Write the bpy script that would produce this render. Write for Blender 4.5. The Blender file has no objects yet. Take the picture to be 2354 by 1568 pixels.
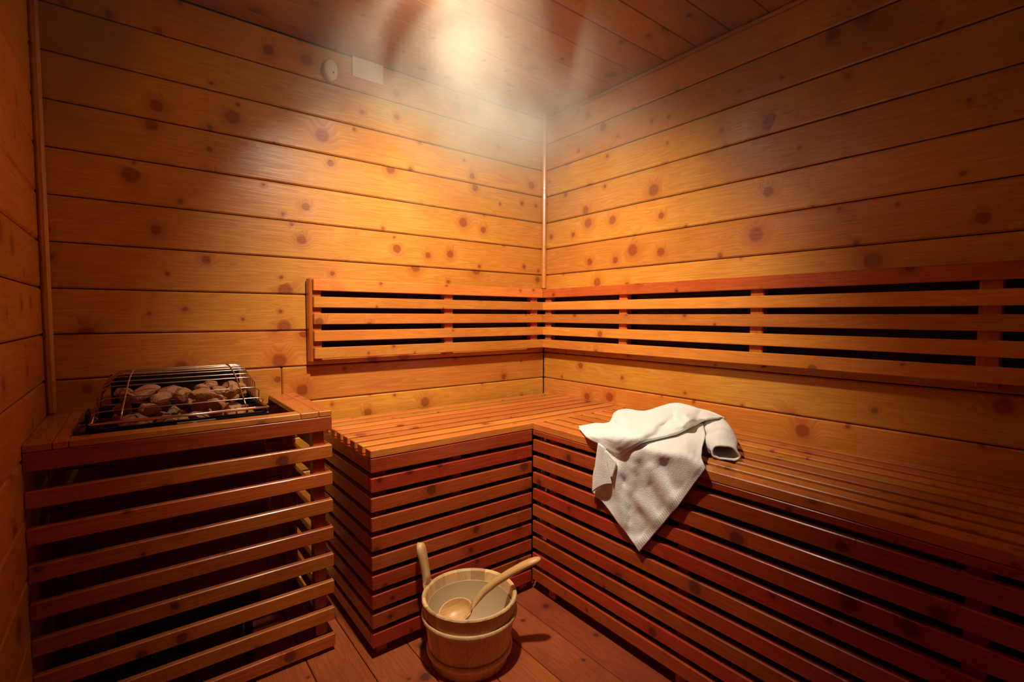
import bpy, bmesh, math, random
from mathutils import Vector, Matrix
import mathutils

C = bpy.context.scene.collection
S = bpy.context.scene

# ------------------------------------------------------------------ camera
CAM = Vector((-1.72232695, -1.94261926, 1.05402073))
YAW, PIT, ROL = 0.660373201, 0.052456057, 0.0026602307
FPX = 1122.11124
fw = Vector((math.sin(YAW) * math.cos(PIT), math.cos(YAW) * math.cos(PIT), -math.sin(PIT)))
rt = fw.cross(Vector((0, 0, 1))).normalized()
up = rt.cross(fw)
r2 = rt * math.cos(ROL) + up * math.sin(ROL)
u2 = -rt * math.sin(ROL) + up * math.cos(ROL)
cam_d = bpy.data.cameras.new('camera')
cam_d.sensor_width = 36.0
cam_d.lens = FPX / 2354.0 * 36.0
cam_d.clip_start = 0.02
cam = bpy.data.objects.new('camera', cam_d)
C.objects.link(cam)
cam.matrix_world = Matrix(((r2.x, u2.x, -fw.x, CAM.x), (r2.y, u2.y, -fw.y, CAM.y), (r2.z, u2.z, -fw.z, CAM.z), (0, 0, 0, 1)))
S.camera = cam

# ------------------------------------------------------------------ world, light, exposure
W = bpy.data.worlds.new('world')
S.world = W
W.use_nodes = True
W.node_tree.nodes['Background'].inputs[0].default_value = (0, 0, 0, 1)
W.node_tree.nodes['Background'].inputs[1].default_value = 0.0
S.view_settings.view_transform = 'Standard'
S.view_settings.look = 'None'
S.view_settings.gamma = 1.0
S.view_settings.use_curve_mapping = False
S.view_settings.exposure = 0.0

LAMP = Vector((-1.165, -1.0, 2.03))
def spot(name, loc, target, energy, col, size, blend, rad):
    d = bpy.data.lights.new(name, 'SPOT')
    d.energy = energy; d.color = col; d.spot_size = math.radians(size); d.spot_blend = blend
    d.shadow_soft_size = rad
    o = bpy.data.objects.new(name, d); C.objects.link(o)
    o.location = loc
    o.rotation_euler = (Vector(target) - Vector(loc)).to_track_quat('-Z', 'Y').to_euler()
    return o
spot('lamp_light', LAMP, (-0.50, -0.28, 0.95), 180.0, (1.0, 0.89, 0.70), 107, 1.0, 0.035)
pd = bpy.data.lights.new('ceiling_lamp_light', 'POINT'); pd.energy = 1.5; pd.color = (1.0, 0.88, 0.68); pd.shadow_soft_size = 0.03
po = bpy.data.objects.new('ceiling_lamp_light', pd); C.objects.link(po); po.location = (-0.925, -0.612, 2.0)

# ------------------------------------------------------------------ materials
def nt(name):
    m = bpy.data.materials.new(name); m.use_nodes = True
    t = m.node_tree
    return m, t, t.nodes['Principled BSDF']
def node(t, typ, **kw):
    n = t.nodes.new(typ)
    for k, v in kw.items(): setattr(n, k, v)
    return n
def math_n(t, op, a, b=None, c=None, clamp=False):
    n = node(t, 'ShaderNodeMath', operation=op); n.use_clamp = clamp
    for i, v in enumerate((a, b, c)):
        if v is None: continue
        if isinstance(v, (int, float)): n.inputs[i].default_value = v
        else: t.links.new(v, n.inputs[i])
    return n.outputs[0]
def mix(t, f, a, b, mode='MIX'):
    n = node(t, 'ShaderNodeMix', data_type='RGBA', blend_type=mode)
    for s, v in ((n.inputs[0], f), (n.inputs[6], a), (n.inputs[7], b)):
        if isinstance(v, (int, float)): s.default_value = v
        elif isinstance(v, tuple): s.default_value = (*v, 1)
        else: t.links.new(v, s)
    return n.outputs[2]
def maprange(t, v, a, b, c, d, interp='LINEAR'):
    n = node(t, 'ShaderNodeMapRange', interpolation_type=interp)
    for i, x in enumerate((v, a, b, c, d)):
        if isinstance(x, (int, float)): n.inputs[i].default_value = x
        else: t.links.new(x, n.inputs[i])
    return n.outputs[0]

def wood(name, light, mid, dark, knot, rough=0.35, knots=0.55, cell=9.0, rings=55.0, vary=0.25, coat=0.0, spec=0.5, axis='X', gs=26.0):
    """Knotty softwood running along the local X axis (or Z)."""
    m, t, p = nt(name)
    L = t.links.new
    tc = node(t, 'ShaderNodeTexCoord'); oi = node(t, 'ShaderNodeObjectInfo')
    sp = node(t, 'ShaderNodeSeparateXYZ'); L(tc.outputs['Object'], sp.inputs[0])
    rnd = oi.outputs['Random']
    if axis == 'X':
        u = sp.outputs[0]; v = math_n(t, 'ADD', sp.outputs[1], sp.outputs[2])
    else:
        u = sp.outputs[2]; v = math_n(t, 'ADD', sp.outputs[0], sp.outputs[1])
    u = math_n(t, 'MULTIPLY_ADD', rnd, 53.7, u)
    v = math_n(t, 'MULTIPLY_ADD', rnd, 29.3, v)
    co = node(t, 'ShaderNodeCombineXYZ'); L(u, co.inputs[0]); L(v, co.inputs[1])
    # wobble, so the knots are not perfect discs
    nz = node(t, 'ShaderNodeTexNoise', noise_dimensions='2D'); L(co.outputs[0], nz.inputs['Vector'])
    nz.inputs['Scale'].default_value = 60; nz.inputs['Detail'].default_value = 2
    vo = node(t, 'ShaderNodeTexVoronoi', voronoi_dimensions='2D', feature='F1'); vo.inputs['Scale'].default_value = cell
    vo.inputs['Randomness'].default_value = 0.85
    wob = node(t, 'ShaderNodeVectorMath', operation='MULTIPLY_ADD'); L(nz.outputs['Color'], wob.inputs[0])
    wob.inputs[1].default_value = (0.006, 0.006, 0); L(co.outputs[0], wob.inputs[2]); L(wob.outputs[0], vo.inputs['Vector'])
    cs = node(t, 'ShaderNodeSeparateColor'); L(vo.outputs['Color'], cs.inputs[0])
    active = math_n(t, 'LESS_THAN', cs.outputs[0], knots)
    rad = maprange(t, math_n(t, 'POWER', cs.outputs[1], 2.2), 0, 1, 0.05, 0.22)
    dist = vo.outputs['Distance']
    kn = maprange(t, math_n(t, 'DIVIDE', dist, rad), 0.7, 1.08, 1.0, 0.0, 'SMOOTHSTEP')
    kn = math_n(t, 'MULTIPLY', kn, active)
    halo = maprange(t, math_n(t, 'DIVIDE', dist, rad), 0.9, 2.7, 1.0, 0.0, 'SMOOTHSTEP')
    halo = math_n(t, 'MULTIPLY', halo, active)
    # grain: bent around the knots
    bend = math_n(t, 'MULTIPLY', halo, 0.03)
    gv = math_n(t, 'ADD', v, bend)
    g = node(t, 'ShaderNodeCombineXYZ'); L(math_n(t, 'MULTIPLY', u, 1.1), g.inputs[0]); L(math_n(t, 'MULTIPLY', gv, gs), g.inputs[1])
    n1 = node(t, 'ShaderNodeTexNoise', noise_dimensions='2D'); L(g.outputs[0], n1.inputs['Vector'])
    n1.inputs['Scale'].default_value = 1.0; n1.inputs['Detail'].default_value = 3.0; n1.inputs['Roughness'].default_value = 0.55
    n1.inputs['Distortion'].default_value = 0.35
    ring = math_n(t, 'FRACT', math_n(t, 'MULTIPLY', n1.outputs[0], rings / 5))
    ring = maprange(t, ring, 0.0, 1.0, 0.0, 1.0, 'SMOOTHERSTEP')
    g2 = node(t, 'ShaderNodeCombineXYZ'); L(math_n(t, 'MULTIPLY', u, 9.0), g2.inputs[0]); L(math_n(t, 'MULTIPLY', gv, 330.0), g2.inputs[1])
    n2 = node(t, 'ShaderNodeTexNoise', noise_dimensions='2D'); L(g2.outputs[0], n2.inputs['Vector'])
    n2.inputs['Scale'].default_value = 1.0; n2.inputs['Detail'].default_value = 2.0
    big = node(t, 'ShaderNodeTexNoise', noise_dimensions='2D'); L(co.outputs[0], big.inputs['Vector'])
    big.inputs['Scale'].default_value = 3.5; big.inputs['Detail'].default_value = 2.0
    col = mix(t, maprange(t, big.outputs[0], 0.3, 0.7, 0, 1), light, mid)
    col = mix(t, math_n(t, 'MULTIPLY', ring, 0.38), col, dark)
    col = mix(t, maprange(t, n2.outputs[0], 0.45, 0.75, 0.0, 0.35), col, dark)
    col = mix(t, math_n(t, 'MULTIPLY', halo, 0.45), col, dark)
    # ring of a knot
    kr = math_n(t, 'FRACT', math_n(t, 'MULTIPLY', math_n(t, 'DIVIDE', dist, rad), 2.4))
    kc = mix(t, math_n(t, 'MULTIPLY', kr, 0.6), knot, dark)
    col = mix(t, math_n(t, 'MULTIPLY', kn, 0.9), col, kc)
    hs = node(t, 'ShaderNodeHueSaturation')
    L(col, hs.inputs['Color'])
    L(maprange(t, rnd, 0, 1, 1.0 - vary, 1.0 + vary * 0.6), hs.inputs['Value'])
    rr = math_n(t, 'FRACT', math_n(t, 'MULTIPLY', rnd, 7.31))
    L(maprange(t, rr, 0, 1, 0.492, 0.508), hs.inputs['Hue'])
    L(hs.outputs[0], p.inputs['Base Color'])
    rv = maprange(t, n2.outputs[0], 0.3, 0.8, rough - 0.06, rough + 0.12)
    L(rv, p.inputs['Roughness'])
    p.inputs['Specular IOR Level'].default_value = spec
    p.inputs['Coat Weight'].default_value = coat
    p.inputs['Coat Roughness'].default_value = 0.25
    bp = node(t, 'ShaderNodeBump'); bp.inputs['Strength'].default_value = 0.25; bp.inputs['Distance'].default_value = 0.001
    hgt = math_n(t, 'SUBTRACT', math_n(t, 'ADD', n2.outputs[0], math_n(t, 'MULTIPLY', ring, 0.5)), math_n(t, 'MULTIPLY', kn, 0.8))
    L(hgt, bp.inputs['Height']); L(bp.outputs[0], p.inputs['Normal'])
    return m

def plain(name, col, rough=0.5, metal=0.0, bump=0.0, bscale=200.0, vary=0.0):
    m, t, p = nt(name); L = t.links.new
    tc = node(t, 'ShaderNodeTexCoord')
    n = node(t, 'ShaderNodeTexNoise'); L(tc.outputs['Object'], n.inputs['Vector']); n.inputs['Scale'].default_value = bscale
    n.inputs['Detail'].default_value = 3
    a = tuple(c * (1 - vary) for c in col); b = tuple(min(1, c * (1 + vary)) for c in col)
    L(mix(t, n.outputs[0], a, b), p.inputs['Base Color'])
    p.inputs['Roughness'].default_value = rough; p.inputs['Metallic'].default_value = metal
    if bump:
        bp = node(t, 'ShaderNodeBump'); bp.inputs['Strength'].default_value = bump; bp.inputs['Distance'].default_value = 0.002
        L(n.outputs[0], bp.inputs['Height']); L(bp.outputs[0], p.inputs['Normal'])
    return m

M = {}
M['pine'] = wood('knotty_pine', (0.72, 0.30, 0.040), (0.66, 0.24, 0.026), (0.42, 0.095, 0.011), (0.25, 0.052, 0.010), 0.36, 0.62, 7.5, vary=0.12, coat=0.25)
M['ceiling'] = wood('ceiling_pine', (0.52, 0.20, 0.07), (0.44, 0.155, 0.05), (0.24, 0.07, 0.022), (0.12, 0.04, 0.015), 0.42, 0.35, 8.0, vary=0.12)
M['floor'] = wood('floor_boards', (0.50, 0.11, 0.022), (0.38, 0.075, 0.016), (0.20, 0.035, 0.009), (0.07, 0.018, 0.008), 0.5, 0.5, 9.0)
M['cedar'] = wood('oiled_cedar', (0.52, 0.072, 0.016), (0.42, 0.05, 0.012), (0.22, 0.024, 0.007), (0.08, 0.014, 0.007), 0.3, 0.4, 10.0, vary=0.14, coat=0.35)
M['guard'] = wood('guard_pine', (0.64, 0.15, 0.022), (0.54, 0.105, 0.016), (0.28, 0.042, 0.008), (0.10, 0.018, 0.007), 0.3, 0.4, 10.0, vary=0.2, coat=0.35)
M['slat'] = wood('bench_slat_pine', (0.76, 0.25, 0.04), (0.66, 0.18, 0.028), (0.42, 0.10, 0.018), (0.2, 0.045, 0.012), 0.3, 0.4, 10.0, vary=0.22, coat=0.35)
M['bucket'] = wood('bucket_pine', (0.92, 0.62, 0.30), (0.88, 0.53, 0.22), (0.60, 0.26, 0.07), (0.2, 0.06, 0.02), 0.4, 0.0, 9.0, rings=14, vary=0.3, axis='Z', gs=75.0)
M['ladle'] = wood('ladle_wood', (0.82, 0.48, 0.20), (0.76, 0.40, 0.14), (0.46, 0.18, 0.05), (0.2, 0.06, 0.02), 0.35, 0.0, 9.0, vary=0.0)
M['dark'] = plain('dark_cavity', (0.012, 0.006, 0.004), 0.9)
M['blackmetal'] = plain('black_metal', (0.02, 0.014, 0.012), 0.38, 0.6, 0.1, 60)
M['redmetal'] = plain('brown_heater_sheet', (0.16, 0.045, 0.025), 0.35, 0.7, 0.1, 40, 0.3)
M['steel'] = plain('bright_steel', (0.72, 0.50, 0.38), 0.25, 1.0)
M['stone'] = plain('sauna_stone', (0.46, 0.19, 0.08), 0.6, 0.0, 1.0, 9, 0.65)

def towel_mat():
    m, t, p = nt('terry_cloth'); L = t.links.new
    tc = node(t, 'ShaderNodeTexCoord'); uv = node(t, 'ShaderNodeSeparateXYZ'); L(tc.outputs['UV'], uv.inputs[0])
    n = node(t, 'ShaderNodeTexNoise'); L(tc.outputs['Object'], n.inputs['Vector']); n.inputs['Scale'].default_value = 420; n.inputs['Detail'].default_value = 3
    U, V = uv.outputs[0], uv.outputs[1]
    inu = math_n(t, 'LESS_THAN', U, 1.001)
    # overlocked hem stitches along one side
    st = math_n(t, 'GREATER_THAN', math_n(t, 'SINE', math_n(t, 'MULTIPLY', U, 6.2832 * 46)), 0.25)
    st = math_n(t, 'MULTIPLY', st, math_n(t, 'LESS_THAN', math_n(t, 'ABSOLUTE', math_n(t, 'SUBTRACT', V, 0.045)), 0.035))
    st = math_n(t, 'MULTIPLY', st, inu)
    # woven band: two grooves and a flat strip between
    g1 = math_n(t, 'LESS_THAN', math_n(t, 'ABSOLUTE', math_n(t, 'SUBTRACT', V, 0.40)), 0.010)
    g2 = math_n(t, 'LESS_THAN', math_n(t, 'ABSOLUTE', math_n(t, 'SUBTRACT', V, 0.50)), 0.010)
    gr = math_n(t, 'MULTIPLY', math_n(t, 'ADD', g1, g2), inu)
    base = mix(t, n.outputs[0], (0.86, 0.80, 0.72), (0.94, 0.90, 0.84))
    base = mix(t, math_n(t, 'MULTIPLY', st, 0.55), base, (0.42, 0.26, 0.15))
    L(base, p.inputs['Base Color']); p.inputs['Roughness'].default_value = 0.95
    p.inputs['Sheen Weight'].default_value = 0.15
    h = math_n(t, 'SUBTRACT', n.outputs[0], math_n(t, 'ADD', math_n(t, 'MULTIPLY', gr, 1.6), math_n(t, 'MULTIPLY', st, 0.8)))
    bp = node(t, 'ShaderNodeBump'); bp.inputs['Strength'].default_value = 0.8; bp.inputs['Distance'].default_value = 0.002
    L(h, bp.inputs['Height']); L(bp.outputs[0], p.inputs['Normal'])
    return m
M['towel'] = towel_mat()
M['white'] = plain('white_plastic', (0.75, 0.60, 0.46), 0.45)
M['card'] = plain('pale_card', (0.82, 0.62, 0.52), 0.6)
M['hole'] = plain('black_hole', (0.01, 0.01, 0.01), 0.6)
M['liner'] = plain('bucket_liner', (0.50, 0.34, 0.17), 0.4)
M['string'] = plain('cord', (0.55, 0.35, 0.2), 0.8)
M['tag'] = plain('tag_plate', (0.30, 0.16, 0.09), 0.4, 0.5, 0.2, 120, 0.5)

# ------------------------------------------------------------------ helpers
def link(name, me, parent=None, loc=(0, 0, 0), rot=(0, 0, 0)):
    o = bpy.data.objects.new(name, me); C.objects.link(o)
    o.location = loc; o.rotation_euler = rot
    if parent is not None: o.parent = parent
    return o
def thing(name, label, cat, loc=(0, 0, 0), group=None):
    o = bpy.data.objects.new(name, None); C.objects.link(o); o.location = loc
    o.empty_display_size = 0.05
    return tag(o, label, cat, group)
def tag(o, label, cat, group=None):
    o['label'] = label; o['category'] = cat
    if group: o['group'] = group
    return o
def to_mesh(name, bm, mat, smooth=False):
    me = bpy.data.meshes.new(name); bm.normal_update(); bm.to_mesh(me); bm.free()
    me.materials.append(mat)
    if smooth:
        for f in me.polygons: f.use_smooth = True
    return me
_cache = {}
def board(mat, lx, ly, lz, bev=0.003, seg=1):
    """bevelled board centred on its own origin, long axis X"""
    key = (mat.name, round(lx, 4), round(ly, 4), round(lz, 4), bev, seg)
    if key in _cache: return _cache[key]
    bm = bmesh.new(); bmesh.ops.create_cube(bm, size=1.0)
    bmesh.ops.scale(bm, vec=(lx, ly, lz), verts=bm.verts)
    if bev: bmesh.ops.bevel(bm, geom=list(bm.edges), offset=bev, segments=seg, profile=0.5, affect='EDGES')
    _cache[key] = to_mesh('board', bm, mat)
    return _cache[key]
def span(name, mat, a, b, parent, bev=0.003, along='X', seg=1, origin=(0, 0, 0)):
    """board filling the box a..b; along = world axis its grain runs on"""
    a = Vector(a); b = Vector(b); c = (a + b) / 2 - Vector(origin); d = b - a
    if along == 'X': return link(name, board(mat, d.x, d.y, d.z, bev, seg), parent, c)
    if along == 'Y': return link(name, board(mat, d.y, d.x, d.z, bev, seg), parent, c, (0, 0, math.pi / 2))
    return link(name, board(mat, d.z, d.y, d.x, bev, seg), parent, c, (0, math.pi / 2, 0))
def boxm(name, mat, a, b):
    a = Vector(a); b = Vector(b)
    bm = bmesh.new(); bmesh.ops.create_cube(bm, size=1.0)
    bmesh.ops.scale(bm, vec=b - a, verts=bm.verts); bmesh.ops.translate(bm, vec=(a + b) / 2, verts=bm.verts)
    return to_mesh(name, bm, mat)
def tube_into(bm, pts, r, n=8, cap=True):
    pts = [Vector(p) for p in pts]; rings = []
    k = len(pts); rr = r if isinstance(r, (list, tuple)) else [r] * k
    prev = None
    for i, p in enumerate(pts):
        d = (pts[min(i + 1, k - 1)] - pts[max(i - 1, 0)]).normalized()
        if prev is None:
            a = d.orthogonal().normalized()
        else:
            a = (prev - d * prev.dot(d)).normalized()
        prev = a; b = d.cross(a)
        rings.append([bm.verts.new(p + (a * math.cos(2 * math.pi * j / n) + b * math.sin(2 * math.pi * j / n)) * rr[i]) for j in range(n)])
    for i in range(k - 1):
        for j in range(n):
            bm.faces.new((rings[i][j], rings[i][(j + 1) % n], rings[i + 1][(j + 1) % n], rings[i + 1][j]))
    if cap:
        bm.faces.new(rings[0][::-1]); bm.faces.new(rings[-1])
def tube(name, mat, pts, r, parent=None, n=8, loc=(0, 0, 0)):
    bm = bmesh.new(); tube_into(bm, pts, r, n)
    return link(name, to_mesh(name, bm, mat, True), parent, loc)
def lathe(name, mat, prof, parent=None, n=48, closed=True, loc=(0, 0, 0)):
    bm = bmesh.new(); rings = []
    for r, z in prof:
        rings.append([bm.verts.new((r * math.cos(2 * math.pi * j / n), r * math.sin(2 * math.pi * j / n), z)) for j in range(n)])
    k = len(prof)
    for i in range(k if closed else k - 1):
        A = rings[i]; B = rings[(i + 1) % k]
        for j in range(n): bm.faces.new((A[j], A[(j + 1) % n], B[(j + 1) % n], B[j]))
    bmesh.ops.recalc_face_normals(bm, faces=bm.faces)
    return link(name, to_mesh(name, bm, mat, True), parent, loc)

# ------------------------------------------------------------------ room shell
XL, YB, HC = -1.927, -2.75, 2.068
PM, Z0 = 0.135, 0.725
def structure(o): o['kind'] = 'structure'; return o
wb = structure(link('wall_back', boxm('wall_back', M['dark'], (XL - 0.05, 0.012, -0.03), (0.05, 0.05, HC + 0.03))))
wr = structure(link('wall_right', boxm('wall_right', M['dark'], (0.012, YB - 0.05, -0.03), (0.05, 0.05, HC + 0.03))))
wl = structure(link('wall_left', boxm('wall_left', M['dark'], (XL - 0.05, YB - 0.05, -0.03), (XL - 0.012, 0.05, HC + 0.03))))
M['back'] = plain('bounce_damping_wall', (0.05, 0.02, 0.01), 0.7)  # unseen front wall coloured dark to cut bounced light
wf = structure(link('wall_front', boxm('wall_front', M['dark'], (XL - 0.05, YB - 0.05, -0.03), (0.05, YB - 0.012, HC + 0.03))))
cl = structure(link('ceiling', boxm('ceiling', M['dark'], (XL - 0.05, YB - 0.05, HC + 0.012), (0.05, 0.05, HC + 0.06))))
fl = structure(link('floor', boxm('floor', M['dark'], (XL - 0.05, YB - 0.05, -0.06), (0.05, 0.05, -0.012))))
GAP = 0.003
splits = {0: [-1.292], 1: [-1.292], 4: [], 2: [-0.70]}
rows = []
for k in range(-6, 10):
    z0 = max(Z0 + k * PM, 0.0); z1 = min(Z0 + (k + 1) * PM, HC)
    if z1 - z0 > 0.01: rows.append((k, z0 + GAP / 2, z1 - GAP / 2))
for k, z0, z1 in rows:
    xs = [XL] + ([-1.292] if k == 0 else []) + [0.0]
    for x0, x1 in zip(xs[:-1], xs[1:]):
        g0 = 0.001 if x0 > XL else 0; g1 = 0.001 if x1 < 0 else 0
        span('plank', M['pine'], (x0 + g0, 0, z0), (x1 - g1, 0.012, z1), wb, 0.0045)
    span('plank', M['pine'], (0, YB, z0), (0.012, 0, z1), wr, 0.0045, 'Y')
    span('plank', M['pine'], (XL - 0.012, YB, z0), (XL, 0, z1), wl, 0.0045, 'Y')
    span('plank', M['back'], (XL, YB - 0.012, z0), (0, YB, z1), wf, 0.0032)
y = -0.0685
ys = [0.0]
while y > YB: ys.append(y); y -= 0.1333
ys.append(YB)
for a, b in zip(ys[1:], ys[:-1]):
    span('plank', M['ceiling'], (XL, a + 0.0008, HC), (0, b - 0.0008, HC + 0.012), cl, 0.0022)
x = -0.075
xs = [0.0]
while x > XL: xs.append(x); x -= 0.14
xs.append(XL)
for a, b in zip(xs[1:], xs[:-1]):
    span('plank', M['floor'], (a + 0.0012, YB, -0.012), (b - 0.0012, 0, 0), fl, 0.0025, 'Y')

# corner and ceiling trims
structure(span('trim_1', M['pine'], (-0.022, -0.022, 1.192), (0, 0, HC), None, 0.006, 'Z'))
structure(span('trim_2', M['pine'], (XL, -0.022, 0.762), (XL + 0.022, 0, HC), None, 0.007, 'Z'))
structure(span('trim_3', M['ceiling'], (-0.016, YB, HC - 0.016), (0, -0.017, HC), None, 0.006, 'Y'))

# ------------------------------------------------------------------ backrests
SL = [(1.144, 1.188), (1.081, 1.122), (1.018, 1.060), (0.9545, 0.9955), (0.889, 0.931)]
br = thing('backrest', 'short slatted wooden backrest on the wall behind the heater-side bench, its left end free', 'backrest', (-0.60, 0, 0.889))
O = br.location
span('gap_shade_panel', M['blackmetal'], (-1.15, -0.006, 0.893), (-0.012, -0.0005, 1.172), br, 0, 'X', 1, O)  # added black sheet, stands in for shade between the slats
for x0 in (-1.203, -0.627, -0.125):
    span('upright', M['guard'], (x0, -0.042, 0.875), (x0 + 0.046, -0.0065, 1.192 if x0 < -1 else 1.188), br, 0.004, 'Z', 1, O)
for a, b in SL:
    span('slat', M['slat'], (-1.190, -0.060, a), (-0.0605, -0.042, b), br, 0.0022, 'X', 1, O)
br2 = thing('backrest', 'long slatted wooden backrest along the right wall above the towel', 'backrest', (0, -1.3, 0.889))
O = br2.location
span('gap_shade_panel', M['blackmetal'], (-0.006, -2.58, 0.893), (-0.0005, -0.012, 1.172), br2, 0, 'Y', 1, O)  # same added black sheet, keeps these slat gaps dark
for y0 in (-0.10, -0.584, -1.16, -1.736, -2.312):
    span('upright', M['guard'], (-0.042, y0, 0.875), (-0.0065, y0 + 0.046, 1.188), br2, 0.004, 'Z', 1, O)
for i, (a, b) in enumerate(SL):
    o = span('slat', M['guard'] if i == 0 else M['slat'], (-0.060, -2.6, a), (-0.042, -0.0005, b), br2, 0.0022, 'Y', 1, O)
    if i == 0: o['label'] = 'redder top slat'

# ------------------------------------------------------------------ benches
HB = 0.649
BL = -1.173
bench = thing('slatted_bench', 'short slatted wooden bench against the back wall, between heater and corner', 'bench', (-0.6, -0.275, 0))
O = bench.location
BW = 0.0435
for i in range(8):
    y0 = -0.549 + i * 0.0665
    span('seat_slat', M['slat'], (BL, y0, HB - 0.024), (-0.0005, y0 + BW, HB), bench, 0.0022, 'X', 1, O)
for i in range(10):
    zt = 0.6235 - i * 0.0605
    x1 = -0.5415
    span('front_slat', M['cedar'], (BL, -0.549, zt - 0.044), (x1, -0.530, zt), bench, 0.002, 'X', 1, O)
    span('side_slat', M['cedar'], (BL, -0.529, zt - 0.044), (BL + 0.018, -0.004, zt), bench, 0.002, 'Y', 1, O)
span('gap_shade_board', M['dark'], (BL + 0.05, -0.492, 0.03), (-0.45, -0.484, 0.60), bench, 0, 'X', 1, O)  # added dark board, makes shade behind the front slats
span('gap_shade_board', M['dark'], (BL + 0.060, -0.483, 0.03), (BL + 0.068, -0.055, 0.575), bench, 0, 'Y', 1, O)  # added likewise, darkens the gaps of the side slats
span('rail', M['cedar'], (BL + 0.019, -0.5, HB - 0.07), (BL + 0.055, -0.03, HB - 0.0245), bench, 0.002, 'Y', 1, O)
for x0 in (-0.88, -0.56, -0.2):
    span('rail', M['cedar'], (x0, -0.495, HB - 0.07), (x0 + 0.036, -0.03, HB - 0.0245), bench, 0.002, 'Y', 1, O)
for x0, y0 in ((BL + 0.019, -0.5285), (-0.88, -0.5285), (-0.585, -0.5285), (BL + 0.019, -0.05), (-0.6, -0.05), (-0.1, -0.05)):
    span('post', M['cedar'], (x0, y0, 0.001), (x0 + 0.036, y0 + 0.03, HB - 0.0715 if y0 < -0.1 else HB - 0.0715), bench, 0.002, 'Z', 1, O)
BX = -0.540
bench2 = thing('slatted_bench', 'long slatted wooden bench along the right wall, towel draped over its edge', 'bench', (-0.27, -1.6, 0))
O = bench2.location
for i in range(8):
    x0 = BX + i * 0.0665
    span('seat_slat', M['slat'], (x0, -2.7, HB - 0.026), (x0 + BW, -0.5505, HB), bench2, 0.0022, 'Y', 1, O)
span('gap_shade_board', M['dark'], (BX + 0.064, -2.7, 0.03), (BX + 0.072, -0.56, 0.575), bench2, 0, 'Y', 1, O)  # added black board so the front gaps look shaded
RZ = [0.6225] + [0.5865 - 0.0625 * i for i in range(9)]
for i, zt in enumerate(RZ):
    if i == 0:
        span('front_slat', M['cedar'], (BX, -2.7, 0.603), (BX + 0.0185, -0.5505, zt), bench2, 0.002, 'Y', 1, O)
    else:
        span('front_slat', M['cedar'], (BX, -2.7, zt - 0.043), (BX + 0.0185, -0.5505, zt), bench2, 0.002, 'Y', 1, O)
for y0 in (-0.66, -1.2, -1.8, -2.4):
    span('rail', M['cedar'], (BX + 0.056, y0, HB - 0.072), (-0.03, y0 + 0.036, HB - 0.0265), bench2, 0.002, 'X', 1, O)
    span('post', M['cedar'], (BX + 0.0192, y0, 0.001), (BX + 0.0552, y0 + 0.036, HB - 0.0265), bench2, 0.002, 'Z', 1, O)
    span('post', M['cedar'], (-0.06, y0, 0.001), (-0.03, y0 + 0.036, HB - 0.0725), bench2, 0.002, 'Z', 1, O)

# ------------------------------------------------------------------ heater guard
HT, GX, GY = 0.7615, -1.2475, -0.4295
guard = thing('heater_guard', 'slatted wooden guard rail box around the sauna heater in the left corner', 'guard rail', ((XL + GX) / 2, GY / 2, 0))
O = guard.location
T = 0.0175
x0 = XL + 0.0005
span('cap_board', M['slat'], (x0, GY, HT - T), (XL + 0.050, -0.0005, HT), guard, 0.002, 'Y', 1, O)
span('cap_board', M['slat'], (XL + 0.051, GY, HT - T), (XL + 0.078, -0.0005, HT), guard, 0.002, 'Y', 1, O)
span('cap_board', M['slat'], (GX - 0.090, GY, HT - T), (GX - 0.039, -0.0005, HT), guard, 0.002, 'Y', 1, O)
span('cap_board', M['slat'], (GX - 0.038, GY, HT - T), (GX, -0.0005, HT), guard, 0.002, 'Y', 1, O)
span('cap_board', M['slat'], (XL + 0.079, GY, HT - T), (GX - 0.091, GY + 0.048, HT), guard, 0.002, 'X', 1, O)
span('front_fascia', M['guard'], (x0, GY, HT - T - 0.044), (GX, GY + 0.018, HT - T - 0.0005), guard, 0.002, 'X', 1, O)
span('side_fascia', M['guard'], (GX - 0.018, GY + 0.0185, HT - T - 0.044), (GX, -0.0005, HT - T - 0.0005), guard, 0.002, 'Y', 1, O)
for zt in (0.655, 0.570, 0.484, 0.397, 0.311, 0.226, 0.139, 0.053):
    span('front_slat', M['guard'], (x0, GY, zt - 0.040), (GX, GY + 0.018, zt), guard, 0.0022, 'X', 1, O)
    span('side_slat', M['guard'], (GX - 0.018, GY + 0.0185, zt - 0.040), (GX, -0.0005, zt), guard, 0.0022, 'Y', 1, O)
for px, py in ((GX - 0.0535, GY + 0.0185), (x0, -0.036), (GX - 0.0535, -0.036)):
    span('post', M['guard'], (px, py, 0.001), (px + 0.035, py + 0.035, HT - T - 0.0005), guard, 0.002, 'Z', 1, O)

# ------------------------------------------------------------------ heater
hx0, hx1, hy0, hy1 = -1.802, -1.418, -0.345, -0.07
heater = thing('sauna_heater', 'dark metal sauna heater with a wire cover, standing inside the wooden guard', 'heater', ((hx0 + hx1) / 2, (hy0 + hy1) / 2, 0.10))
O = heater.location
def H(name, mat, a, b, bev=0.004, parent=None):
    a = Vector(a); b = Vector(b)
    return link(name, board(mat, *(b - a), bev), heater if parent is None else parent, (a + b) / 2 - (O if parent is None else Vector((0, 0, 0))))
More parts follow.
